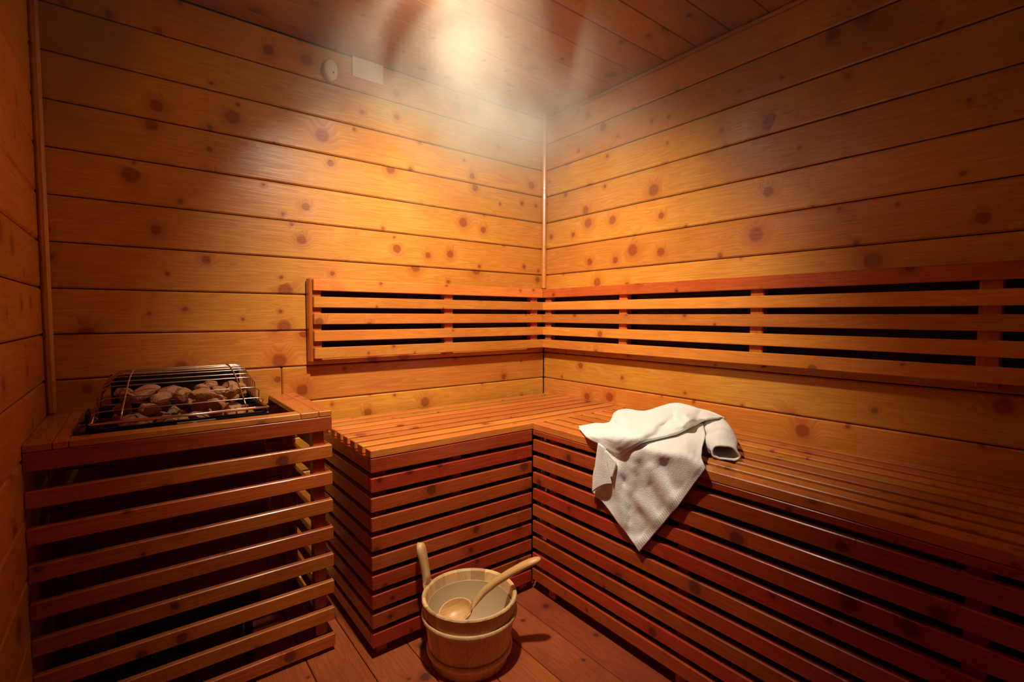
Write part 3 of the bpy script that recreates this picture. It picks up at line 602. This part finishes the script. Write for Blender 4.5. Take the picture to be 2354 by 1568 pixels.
# ------------------------------------------------------------------ towel: cloth patches given by control points (tenths of a millimetre)
TW = {
    'drape': (19, 19, '-5519 -10567 3532 -5519 -10476 3602 -5517 -10383 3671 -5512 -10287 3739 -5507 -10190 3807 -5510 -10098 3881 -5519 -10008 3957 -5529 -9917 4033 -5532 -9820 4105 -5526 -9714 4174 -5521 -9608 4244 -5516 -9500 4314 -5508 -9388 4383 -5501 -9275 4453 -5503 -9169 4528 -5510 -9064 4605 -5517 -8937 4661 -5524 -8808 4717 -5530 -8677 4774 -5518 -10701 3721 -5536 -10616 3804 -5504 -10492 3858 -5452 -10353 3903 -5445 -10247 3975 -5476 -10171 4069 -5528 -10110 4173 -5564 -10036 4268 -5566 -9934 4345 -5554 -9819 4416 -5532 -9695 4483 -5506 -9566 4548 -5482 -9433 4614 -5478 -9315 4691 -5481 -9202 4772 -5486 -9088 4853 -5494 -8951 4914 -5515 -8823 4981 -5538 -8695 5049 -5509 -10826 3903 -5510 -10721 3978 -5439 -10562 4015 -5439 -10454 4092 -5439 -10346 4171 -5439 -10241 4253 -5447 -10141 4339 -5520 -10090 4459 -5573 -10024 4567 -5591 -9931 4659 -5573 -9806 4734 -5538 -9665 4800 -5512 -9526 4871 -5495 -9389 4946 -5486 -9257 5027 -5487 -9132 5112 -5513 -9001 5185 -5544 -8871 5260 -5559 -8726 5329 -5500 -10950 4081 -5462 -10812 4140 -5438 -10683 4207 -5438 -10570 4288 -5438 -10458 4371 -5438 -10351 4458 -5438 -10241 4545 -5438 -10130 4632 -5497 -10067 4749 -5556 -10004 4867 -5596 -9925 4975 -5608 -9823 5071 -5595 -9691 5153 -5569 -9544 5230 -5551 -9401 5312 -5554 -9273 5403 -5562 -9118 5472 -5569 -8961 5541 -5573 -8798 5609 -5508 -11084 4266 -5484 -10954 4336 -5461 -10824 4409 -5453 -10703 4490 -5442 -10581 4572 -5449 -10480 4668 -5472 -10388 4772 -5469 -10276 4863 -5461 -10161 4953 -5487 -10073 5061 -5532 -9999 5177 -5579 -9925 5295 -5625 -9843 5410 -5640 -9728 5510 -5626 -9589 5600 -5605 -9439 5686 -5586 -9259 5748 -5583 -9089 5818 -5586 -8922 5891 -5520 -11219 4451 -5549 -11125 4552 -5567 -11023 4649 -5570 -10909 4739 -5574 -10798 4832 -5588 -10703 4936 -5591 -10598 5035 -5574 -10476 5124 -5541 -10345 5208 -5541 -10238 5309 -5504 -10100 5394 -5491 -9980 5491 -5570 -9922 5626 -5649 -9859 5758 -5672 -9749 5868 -5640 -9590 5957 -5598 -9388 6015 -5594 -9213 6090 -5597 -9043 6168 -5525 -11346 4628 -5554 -11257 4731 -5566 -11155 4827 -5568 -11044 4919 -5569 -10936 5013 -5568 -10837 5113 -5567 -10737 5213 -5564 -10633 5313 -5559 -10532 5413 -5577 -10448 5525 -5601 -10368 5640 -5592 -10261 5741 -5589 -10145 5843 -5602 -10034 5950 -5618 -9924 6060 -5610 -9792 6161 -5602 -9625 6235 -5602 -9461 6314 -5605 -9296 6394 -5527 -11470 4801 -5522 -11362 4889 -5485 -11230 4964 -5498 -11131 5063 -5510 -11036 5166 -5518 -10951 5273 -5527 -10865 5381 -5536 -10778 5489 -5553 -10702 5601 -5575 -10630 5717 -5596 -10557 5833 -5641 -10502 5959 -5679 -10427 6079 -5650 -10290 6171 -5618 -10150 6265 -5610 -10027 6368 -5607 -9870 6446 -5605 -9711 6524 -5596 -9543 6602 -5536 -11598 4975 -5532 -11495 5066 -5509 -11377 5149 -5504 -11271 5241 -5502 -11171 5340 -5508 -11092 5448 -5513 -11010 5557 -5518 -10928 5666 -5568 -10886 5795 -5598 -10828 5916 -5611 -10757 6031 -5623 -10686 6146 -5664 -10620 6268 -5722 -10559 6395 -5713 -10445 6498 -5647 -10284 6583 -5594 -10094 6645 -5523 -9885 6702 -5374 -9607 6737 -5564 -11735 5154 -5602 -11666 5264 -5626 -11588 5368 -5624 -11490 5461 -5625 -11401 5560 -5635 -11334 5670 -5645 -11265 5780 -5655 -11197 5890 -5671 -11140 6005 -5686 -11082 6119 -5688 -11015 6229 -5658 -10922 6328 -5669 -10843 6438 -5692 -10763 6552 -5706 -10675 6663 -5628 -10516 6744 -5419 -10214 6756 -5210 -9903 6771 -5007 -9589 6792 -5575 -11859 5323 -5607 -11792 5429 -5628 -11717 5531 -5625 -11626 5624 -5632 -11547 5724 -5628 -11479 5829 -5625 -11410 5933 -5621 -11342 6039 -5615 -11278 6145 -5615 -11219 6254 -5634 -11174 6370 -5656 -11130 6488 -5677 -11067 6601 -5667 -10971 6703 -5564 -10805 6775 -5301 -10517 6800 -5075 -10210 6810 -4850 -9897 6824 -4628 -9578 6842 -5562 -11960 5481 -5559 -11875 5572 -5521 -11768 5649 -5506 -11674 5736 -5511 -11601 5836 -5508 -11541 5942 -5507 -11482 6049 -5508 -11425 6157 -5514 -11380 6268 -5537 -11346 6386 -5603 -11343 6518 -5653 -11328 6645 -5646 -11254 6748 -5500 -11070 6806 -5224 -10789 6826 -4913 -10478 6842 -4682 -10178 6854 -4456 -9873 6871 -4226 -9558 6891 -5564 -12064 5646 -5546 -11976 5728 -5495 -11868 5799 -5491 -11788 5890 -5497 -11722 5988 -5508 -11682 6098 -5521 -11641 6209 -5537 -11604 6321 -5562 -11582 6436 -5595 -11566 6555 -5632 -11552 6675 -5610 -11499 6775 -5447 -11327 6828 -5180 -11069 6849 -4871 -10777 6864 -4553 -10475 6881 -4323 -10186 6896 -4097 -9891 6914 -3863 -9585 6934 -5573 -12170 5811 -5564 -12097 5895 -5551 -12019 5978 -5555 -11952 6069 -5561 -11895 6164 -5575 -11865 6273 -5589 -11835 6381 -5606 -11808 6490 -5623 -11791 6600 -5631 -11768 6707 -5583 -11709 6796 -5412 -11566 6847 -5155 -11343 6872 -4853 -11074 6885 -4534 -10789 6900 -4215 -10501 6920 -3990 -10226 6935 -3764 -9944 6953 -3530 -9649 6972 -5583 -12276 5974 -5585 -12216 6060 -5589 -12157 6147 -5596 -12098 6236 -5602 -12049 6328 -5612 -12026 6432 -5624 -12003 6537 -5634 -11981 6641 -5635 -11963 6742 -5577 -11908 6826 -5427 -11792 6881 -5173 -11609 6909 -4849 -11354 6915 -4515 -11077 6921 -4190 -10802 6937 -3870 -10528 6959 -3647 -10266 6975 -3423 -9995 6993 -3188 -9713 7011 -5592 -12380 6134 -5599 -12330 6219 -5614 -12284 6308 -5627 -12236 6396 -5634 -12194 6486 -5644 -12179 6587 -5651 -12162 6687 -5639 -12135 6781 -5558 -12075 6854 -5396 -11964 6904 -5159 -11806 6934 -4835 -11592 6943 -4492 -11339 6947 -4159 -11076 6957 -3836 -10816 6975 -3516 -10555 6999 -3295 -10305 7016 -3019 -10011 7020 -2710 -9691 7019 -5601 -12479 6293 -5616 -12440 6375 -5645 -12410 6463 -5654 -12367 6543 -5653 -12328 6624 -5642 -12309 6713 -5589 -12265 6788 -5456 -12172 6839 -5261 -12053 6874 -5027 -11910 6900 -4761 -11748 6921 -4468 -11568 6938 -4184 -11367 6957 -3900 -11148 6977 -3609 -10923 7000 -3289 -10678 7021 -3025 -10413 7020 -2756 -10138 7020 -2476 -9851 7020 -5607 -12575 6449 -5620 -12541 6525 -5634 -12509 6601 -5624 -12461 6669 -5589 -12409 6734 -5473 -12336 6783 -5301 -12229 6817 -5105 -12110 6847 -4886 -11989 6873 -4653 -11860 6898 -4409 -11725 6924 -4154 -11584 6950 -3905 -11417 6975 -3652 -11230 7000 -3365 -11022 7020 -2977 -10750 7020 -2741 -10515 7020 -2502 -10272 7020 -2253 -10019 7020 -5594 -12658 6597 -5583 -12617 6659 -5550 -12563 6714 -5469 -12480 6753 -5343 -12382 6784 -5168 -12284 6813 -4983 -12180 6841 -4786 -12072 6869 -4577 -11970 6896 -4358 -11863 6923 -4130 -11751 6950 -3893 -11635 6978 -3659 -11490 7004 -3386 -11304 7019 -3034 -11071 7019 -2664 -10826 7019 -2455 -10619 7019 -2246 -10407 7019 -2030 -10187 7020'),
    'fold': (25, 13, '-4829 -7421 6568 -4853 -7402 6567 -4915 -7462 6587 -4885 -7430 6585 -4855 -7398 6583 -4825 -7366 6580 -4795 -7334 6578 -4764 -7301 6575 -4733 -7269 6573 -4703 -7236 6571 -4672 -7203 6568 -4672 -7203 6541 -4672 -7203 6530 -4996 -7713 6567 -5111 -7783 6566 -5234 -7902 6597 -5170 -7851 6603 -5099 -7794 6608 -5019 -7728 6610 -4927 -7651 6609 -4823 -7563 6604 -4711 -7467 6597 -4601 -7373 6591 -4504 -7293 6590 -4471 -7293 6555 -4445 -7293 6530 -5233 -8132 6564 -5401 -8251 6552 -5499 -8345 6567 -5471 -8345 6611 -5383 -8289 6636 -5249 -8190 6646 -5084 -8062 6647 -4892 -7910 6641 -4679 -7739 6630 -4466 -7569 6621 -4273 -7418 6619 -4207 -7418 6574 -4156 -7418 6530 -5338 -8459 6560 -5470 -8543 6509 -5540 -8608 6506 -5551 -8653 6581 -5535 -8673 6647 -5422 -8604 6682 -5228 -8461 6691 -4989 -8278 6688 -4700 -8051 6673 -4387 -7803 6653 -4076 -7560 6637 -3977 -7560 6586 -3901 -7560 6530 -5365 -8752 6558 -5480 -8820 6473 -5568 -8900 6469 -5589 -8957 6561 -5599 -9002 6648 -5548 -8994 6715 -5357 -8860 6737 -5070 -8643 6732 -4690 -8345 6702 -4274 -8017 6666 -3897 -7727 6648 -3765 -7727 6592 -3664 -7727 6530 -5409 -9060 6553 -5486 -9094 6427 -5599 -9194 6425 -5629 -9251 6537 -5654 -9302 6647 -5653 -9329 6746 -5473 -9203 6789 -5089 -8898 6771 -4587 -8495 6724 -4084 -8092 6685 -3669 -7768 6678 -3504 -7768 6612 -3377 -7768 6530 -5483 -9394 6516 -5492 -9370 6333 -5635 -9493 6343 -5677 -9537 6488 -5718 -9578 6630 -5744 -9607 6767 -5606 -9495 6851 -5094 -9064 6823 -4444 -8516 6766 -3671 -7865 6688 -3327 -7579 6744 -3129 -7579 6655 -2977 -7579 6530 -5501 -9663 6461 -5528 -9654 6286 -5669 -9773 6298 -5725 -9803 6470 -5782 -9834 6642 -5819 -9849 6806 -5669 -9707 6910 -5031 -9152 6871 -4019 -8280 6741 -3523 -7842 6780 -2966 -7350 6817 -2768 -7350 6703 -2616 -7350 6530 -5483 -9852 6513 -5554 -9880 6356 -5696 -9997 6367 -5771 -10030 6550 -5842 -10060 6729 -5860 -10046 6891 -5570 -9778 6957 -4872 -9169 6911 -4151 -8538 6878 -3507 -7967 6886 -2713 -7267 6875 -2515 -7267 6740 -2363 -7267 6530 -5231 -9827 6563 -5573 -10071 6497 -5718 -10189 6508 -5809 -10227 6687 -5858 -10234 6851 -5785 -10141 6976 -5407 -9799 7012 -4819 -9283 6998 -4136 -8685 6975 -3414 -8051 6959 -2535 -7283 6925 -2337 -7283 6773 -2185 -7283 6530 -4827 -9704 6567 -5579 -10265 6631 -5739 -10391 6646 -5816 -10423 6810 -5838 -10411 6955 -5664 -10244 7040 -5260 -9893 7064 -4717 -9427 7058 -4053 -8863 7034 -3182 -8128 6974 -2420 -7476 6962 -2222 -7476 6797 -2070 -7476 6530 -4370 -9568 6568 -5420 -10345 6716 -5749 -10599 6784 -5814 -10636 6930 -5766 -10586 7039 -5440 -10321 7068 -4908 -9897 7046 -4314 -9423 7018 -3675 -8912 6992 -2991 -8366 6968 -2400 -7890 6982 -2202 -7890 6810 -2050 -7890 6530 -3988 -9504 6589 -5115 -10321 6746 -5651 -10724 6876 -5695 -10759 7004 -5595 -10685 7089 -5247 -10425 7105 -4618 -9955 7050 -3901 -9418 6983 -3316 -8979 6964 -2821 -8610 6980 -2348 -8257 7010 -2150 -8257 6828 -1998 -8257 6530 -3695 -9513 6609 -4862 -10340 6768 -5436 -10763 6905 -5397 -10740 7008 -5325 -10693 7101 -5121 -10549 7160 -4684 -10234 7159 -4004 -9743 7103 -3177 -9144 7023 -2497 -8653 6994 -2170 -8421 7060 -1972 -8421 6861 -1820 -8421 6530 -3438 -9557 6630 -4638 -10389 6789 -5232 -10816 6927 -5136 -10753 7016 -5036 -10688 7106 -4881 -10583 7182 -4565 -10364 7219 -4000 -9966 7199 -3218 -9414 7137 -2435 -8863 7090 -1945 -8521 7123 -1747 -8521 6901 -1595 -8521 6530 -3191 -9623 6655 -4424 -10457 6814 -5035 -10886 6953 -4911 -10807 7038 -4632 -10619 7081 -4339 -10422 7127 -4251 -10368 7230 -3874 -10113 7264 -3126 -9600 7217 -2334 -9057 7175 -1762 -8667 7196 -1564 -8667 6949 -1412 -8667 6530 -2965 -9718 6684 -4230 -10552 6844 -4856 -10980 6983 -4730 -10902 7071 -4450 -10719 7120 -3992 -10414 7128 -3711 -10231 7189 -3396 -10026 7247 -2743 -9590 7234 -2025 -9111 7219 -1603 -8835 7280 -1405 -8835 7004 -1253 -8835 6530 -2676 -9771 6716 -3981 -10611 6875 -4626 -11041 7015 -4535 -10992 7110 -4378 -10899 7189 -4012 -10669 7218 -3064 -10053 7113 -2703 -9828 7163 -2489 -9699 7251 -2001 -9391 7285 -1561 -9115 7337 -1363 -9115 7041 -1211 -9115 6530 -2286 -9765 6753 -3648 -10619 6912 -4319 -11055 7052 -4267 -11044 7144 -4169 -11003 7226 -4015 -10926 7294 -3922 -10889 7380 -3802 -10835 7461 -3028 -10364 7398 -2189 -9854 7333 -1709 -9575 7356 -1511 -9575 7053 -1359 -9575 6530 -1828 -9717 6785 -3256 -10591 6945 -3955 -11034 7084 -3984 -11086 7181 -4075 -11176 7291 -4085 -11216 7381 -3789 -11064 7399 -3321 -10807 7381 -2855 -10554 7369 -2358 -10284 7357 -1869 -10021 7352 -1671 -10021 7050 -1519 -10021 6530 -1299 -9624 6802 -2799 -10520 6962 -3528 -10971 7102 -3537 -11015 7177 -3480 -11020 7236 -3318 -10960 7270 -3056 -10840 7283 -2712 -10672 7280 -2324 -10480 7270 -2072 -10370 7293 -1882 -10299 7332 -1684 -10299 7037 -1532 -10299 6530 -706 -9493 6809 -2285 -10415 6969 -3045 -10875 7109 -2989 -10882 7151 -3008 -10935 7212 -2973 -10956 7260 -2841 -10919 7286 -2616 -10828 7292 -2304 -10687 7281 -1989 -10546 7271 -1823 -10493 7295 -1625 -10493 7013 -1473 -10493 6530 -180 -9393 6808 -1808 -10336 6968 -2597 -10802 7108 -2733 -10925 7179 -2826 -11023 7240 -2829 -11067 7280 -2717 -11045 7293 -2489 -10957 7282 -2173 -10818 7252 -1898 -10706 7233 -1792 -10690 7250 -1594 -10690 6984 -1442 -10690 6530 -180 -9330 6799 -1355 -10286 6959 -2168 -10755 7098 -2361 -10911 7165 -2504 -11037 7219 -2555 -11111 7252 -2492 -11118 7260 -2315 -11063 7242 -2053 -10960 7206 -1836 -10885 7181 -1788 -10903 7193 -1590 -10903 6947 -1438 -10903 6530 -180 -9291 6790 -1032 -10255 6950 -1862 -10727 7090 -2095 -10904 7151 -2277 -11052 7202 -2365 -11145 7231 -2337 -11174 7234 -2197 -11141 7212 -1972 -11063 7172 -1795 -11011 7142 -1786 -11052 7150 -1588 -11052 6919 -1436 -11052 6530'),
    'flap': (9, 9, '-5693 -9061 6520 -5688 -9023 6315 -5682 -8984 6107 -5675 -8944 5898 -5668 -8911 5689 -5661 -8878 5479 -5653 -8844 5268 -5646 -8811 5055 -5639 -8777 4842 -5716 -9119 6515 -5711 -9090 6323 -5705 -9060 6129 -5698 -9029 5935 -5691 -9005 5740 -5684 -8981 5544 -5676 -8956 5347 -5669 -8929 5149 -5662 -8902 4950 -5736 -9173 6509 -5731 -9153 6330 -5724 -9133 6149 -5717 -9111 5967 -5710 -9096 5786 -5703 -9080 5604 -5696 -9063 5421 -5688 -9043 5236 -5681 -9023 5050 -5750 -9221 6501 -5744 -9211 6333 -5737 -9199 6164 -5730 -9187 5994 -5723 -9180 5825 -5716 -9172 5655 -5709 -9163 5483 -5701 -9150 5310 -5694 -9137 5137 -5754 -9262 6490 -5748 -9260 6331 -5742 -9257 6172 -5735 -9255 6013 -5728 -9256 5854 -5720 -9256 5694 -5713 -9255 5533 -5706 -9248 5370 -5698 -9242 5207 -5750 -9294 6475 -5744 -9301 6325 -5737 -9308 6174 -5730 -9314 6023 -5723 -9323 5872 -5716 -9332 5721 -5708 -9338 5569 -5701 -9338 5414 -5694 -9338 5259 -5737 -9318 6458 -5731 -9334 6314 -5724 -9350 6170 -5717 -9365 6026 -5710 -9383 5882 -5703 -9400 5738 -5695 -9413 5593 -5688 -9419 5444 -5681 -9426 5296 -5718 -9337 6438 -5711 -9362 6300 -5705 -9387 6161 -5698 -9411 6023 -5690 -9436 5884 -5683 -9461 5746 -5676 -9482 5606 -5668 -9495 5464 -5661 -9507 5321 -5695 -9353 6417 -5688 -9387 6283 -5681 -9420 6150 -5674 -9454 6016 -5667 -9487 5883 -5660 -9520 5750 -5653 -9548 5615 -5645 -9567 5477 -5638 -9585 5338'),
    'corner': (7, 7, '-5756 -9391 6299 -5757 -9430 6175 -5757 -9469 6051 -5757 -9509 5928 -5758 -9556 5809 -5758 -9603 5690 -5758 -9650 5572 -5756 -9397 6309 -5757 -9453 6190 -5757 -9508 6071 -5757 -9564 5954 -5758 -9600 5829 -5758 -9628 5701 -5758 -9655 5574 -5756 -9402 6320 -5757 -9475 6205 -5757 -9547 6091 -5757 -9619 5979 -5758 -9643 5848 -5758 -9652 5712 -5758 -9661 5575 -5756 -9408 6330 -5756 -9497 6220 -5757 -9585 6111 -5757 -9673 6004 -5758 -9685 5867 -5758 -9676 5722 -5758 -9667 5577 -5756 -9414 6340 -5756 -9519 6235 -5757 -9623 6131 -5757 -9727 6028 -5757 -9728 5886 -5758 -9700 5733 -5758 -9673 5578 -5756 -9419 6351 -5756 -9541 6250 -5757 -9661 6151 -5757 -9780 6053 -5757 -9770 5906 -5758 -9724 5743 -5758 -9678 5580 -5756 -9425 6361 -5756 -9563 6265 -5757 -9699 6171 -5757 -9834 6078 -5757 -9812 5925 -5758 -9748 5754 -5758 -9684 5581'),
    'roll': (6, 21, '-1490 -9913 6903 -1470 -9938 7016 -1417 -10005 7094 -1358 -10080 7154 -1291 -10163 7189 -1224 -10248 7159 -1175 -10310 7088 -1129 -10367 7030 -1080 -10429 6966 -1054 -10461 6868 -1059 -10456 6762 -1071 -10441 6653 -1102 -10401 6544 -1169 -10317 6520 -1242 -10225 6520 -1305 -10146 6520 -1365 -10070 6546 -1410 -10014 6616 -1435 -9982 6705 -1465 -9944 6793 -1490 -9913 6903 -2448 -10526 6928 -2395 -10592 7030 -2337 -10663 7118 -2263 -10753 7179 -2176 -10860 7178 -2099 -10953 7150 -2020 -11050 7138 -1935 -11154 7100 -1880 -11221 7006 -1859 -11247 6892 -1848 -11260 6771 -1874 -11228 6651 -1953 -11132 6577 -2041 -11024 6552 -2118 -10931 6526 -2199 -10831 6520 -2274 -10739 6556 -2338 -10662 6622 -2409 -10575 6694 -2461 -10511 6803 -2448 -10526 6928 -3107 -11214 6867 -3083 -11248 6952 -3038 -11312 7021 -2973 -11403 7051 -2912 -11490 7072 -2842 -11588 7103 -2764 -11699 7095 -2705 -11782 7027 -2667 -11835 6940 -2639 -11875 6846 -2648 -11863 6746 -2699 -11790 6671 -2754 -11713 6618 -2800 -11647 6559 -2863 -11559 6520 -2933 -11460 6523 -3002 -11363 6548 -3076 -11258 6585 -3129 -11183 6666 -3131 -11181 6773 -3107 -11214 6867 -3987 -11690 6872 -3960 -11728 6966 -3907 -11806 7034 -3852 -11885 7103 -3783 -11986 7174 -3694 -12115 7185 -3618 -12226 7124 -3558 -12313 7045 -3509 -12383 6956 -3501 -12395 6847 -3532 -12350 6749 -3559 -12311 6664 -3585 -12274 6566 -3642 -12190 6520 -3722 -12075 6520 -3805 -11954 6520 -3893 -11826 6520 -3959 -11730 6555 -3978 -11702 6671 -3983 -11696 6773 -3987 -11690 6872 -4239 -12024 6772 -4211 -12056 6835 -4179 -12092 6903 -4122 -12157 6966 -4036 -12255 6983 -3953 -12349 6958 -3882 -12430 6925 -3820 -12500 6882 -3792 -12532 6817 -3790 -12535 6751 -3778 -12548 6686 -3776 -12550 6610 -3821 -12499 6546 -3894 -12416 6520 -3973 -12327 6520 -4059 -12229 6520 -4130 -12148 6523 -4170 -12103 6588 -4206 -12062 6643 -4240 -12023 6703 -4239 -12024 6772 -4436 -12176 6736 -4429 -12186 6808 -4392 -12237 6874 -4324 -12332 6900 -4256 -12426 6896 -4196 -12510 6891 -4138 -12591 6872 -4098 -12646 6824 -4069 -12687 6772 -4032 -12739 6717 -4013 -12766 6645 -4040 -12728 6577 -4090 -12658 6527 -4144 -12582 6520 -4210 -12491 6520 -4272 -12404 6520 -4320 -12337 6533 -4370 -12267 6561 -4418 -12201 6604 -4436 -12175 6668 -4436 -12176 6736'),
}
def catmull(seq, n):
    out = []; m = len(seq)
    for i in range(m - 1):
        p0, p1, p2, p3 = seq[max(i - 1, 0)], seq[i], seq[i + 1], seq[min(i + 2, m - 1)]
        for k in range(n):
            f = k / n
            out.append(0.5 * ((2 * p1) + (p2 - p0) * f + (2 * p0 - 5 * p1 + 4 * p2 - p3) * f * f + (3 * p1 - p0 - 3 * p2 + p3) * f ** 3))
    out.append(seq[-1].copy()); return out
tbm = bmesh.new(); uvl = tbm.loops.layers.uv.new('UVMap')
for key, sub in (('drape', 4), ('fold', 4), ('flap', 3), ('corner', 2), ('roll', 4)):
    na, nb, txt = TW[key]; q = [int(v) / 10000 for v in txt.split()]
    g = [[Vector(q[(i * nb + j) * 3:(i * nb + j) * 3 + 3]) for j in range(nb)] for i in range(na)]
    g = [catmull(r_, sub) for r_ in g]
    g = [list(r_) for r_ in zip(*[catmull(list(c_), sub) for c_ in zip(*g)])]
    A_, B_ = len(g), len(g[0])
    vs = []
    for i in range(A_):
        row = []
        for j in range(B_):
            p_ = g[i][j]
            p_ = p_ + Vector((0.5, 0.3, 0.8)) * 0.0028 * mathutils.noise.noise(p_ * 22) + Vector((0.5, 0.3, 0.8)) * 0.0005 * mathutils.noise.noise(p_ * 200)
            row.append(tbm.verts.new(p_))
        vs.append(row)
    off_u = {'drape': 0, 'fold': 2, 'flap': 4, 'corner': 6, 'roll': 8}[key]
    for i in range(A_ - 1):
        for j in range(B_ - 1):
            f_ = tbm.faces.new((vs[i][j], vs[i + 1][j], vs[i + 1][j + 1], vs[i][j + 1]))
            for lp, (a_, b_) in zip(f_.loops, ((i, j), (i + 1, j), (i + 1, j + 1), (i, j + 1))):
                lp[uvl].uv = (off_u + a_ / (A_ - 1), b_ / (B_ - 1))
me = to_mesh('towel', tbm, M['towel'], True)
tw = link('towel', me)
md = tw.modifiers.new('thickness', 'SOLIDIFY'); md.thickness = 0.0045; md.offset = 0.0
tag(tw, 'white terry towel crumpled on the bench with one corner hanging over the front', 'towel')

# ------------------------------------------------------------------ ceiling lamps
M['lamp'] = None
m_, t_, p_ = nt('lamp_glass'); M['lamp'] = m_
p_.inputs['Base Color'].default_value = (0.9, 0.85, 0.7, 1); p_.inputs['Emission Color'].default_value = (1.0, 0.86, 0.6, 1); p_.inputs['Emission Strength'].default_value = 9.0
lampt = thing('ceiling_lamp', 'small round ceiling lamp glowing through the steam', 'lamp', (-0.925, -0.612, HC))
lathe('glass', M['lamp'], [(0.0005, -0.028), (0.018, -0.026), (0.030, -0.018), (0.036, -0.006), (0.036, -0.001), (0.0005, -0.001)], lampt, 32)
lathe('ring', M['steel'], [(0.037, -0.001), (0.046, -0.001), (0.045, -0.007), (0.037, -0.008)], lampt, 32)

# ------------------------------------------------------------------ steam
mv = bpy.data.materials.new('steam'); mv.use_nodes = True; t = mv.node_tree; t.nodes.remove(t.nodes['Principled BSDF'])
vs_ = node(t, 'ShaderNodeVolumeScatter'); vs_.inputs['Color'].default_value = (0.95, 0.80, 0.62, 1); vs_.inputs['Anisotropy'].default_value = 0.2
tc = node(t, 'ShaderNodeTexCoord'); n_ = node(t, 'ShaderNodeTexNoise'); n_.inputs['Scale'].default_value = 2.3; n_.inputs['Detail'].default_value = 3.0; n_.inputs['Distortion'].default_value = 0.6
t.links.new(tc.outputs['Object'], n_.inputs['Vector'])
sp = node(t, 'ShaderNodeSeparateXYZ'); t.links.new(tc.outputs['Object'], sp.inputs[0])
hg = maprange(t, sp.outputs[2], 1.25, 2.06, 0.0, 1.0, 'SMOOTHSTEP')
dn = maprange(t, n_.outputs[0], 0.44, 0.64, 0.04, 1.0, 'SMOOTHSTEP')
t.links.new(math_n(t, 'MULTIPLY', math_n(t, 'MULTIPLY', dn, hg), 1.3), vs_.inputs['Density'])
t.links.new(vs_.outputs[0], t.nodes['Material Output'].inputs['Volume'])
st = link('steam', boxm('steam', mv, (XL + 0.025, YB + 0.02, 1.24), (-0.018, -0.018, HC - 0.018)))
st['kind'] = 'stuff'
tag(st, 'thin cloud of steam drifting under the ceiling', 'steam')
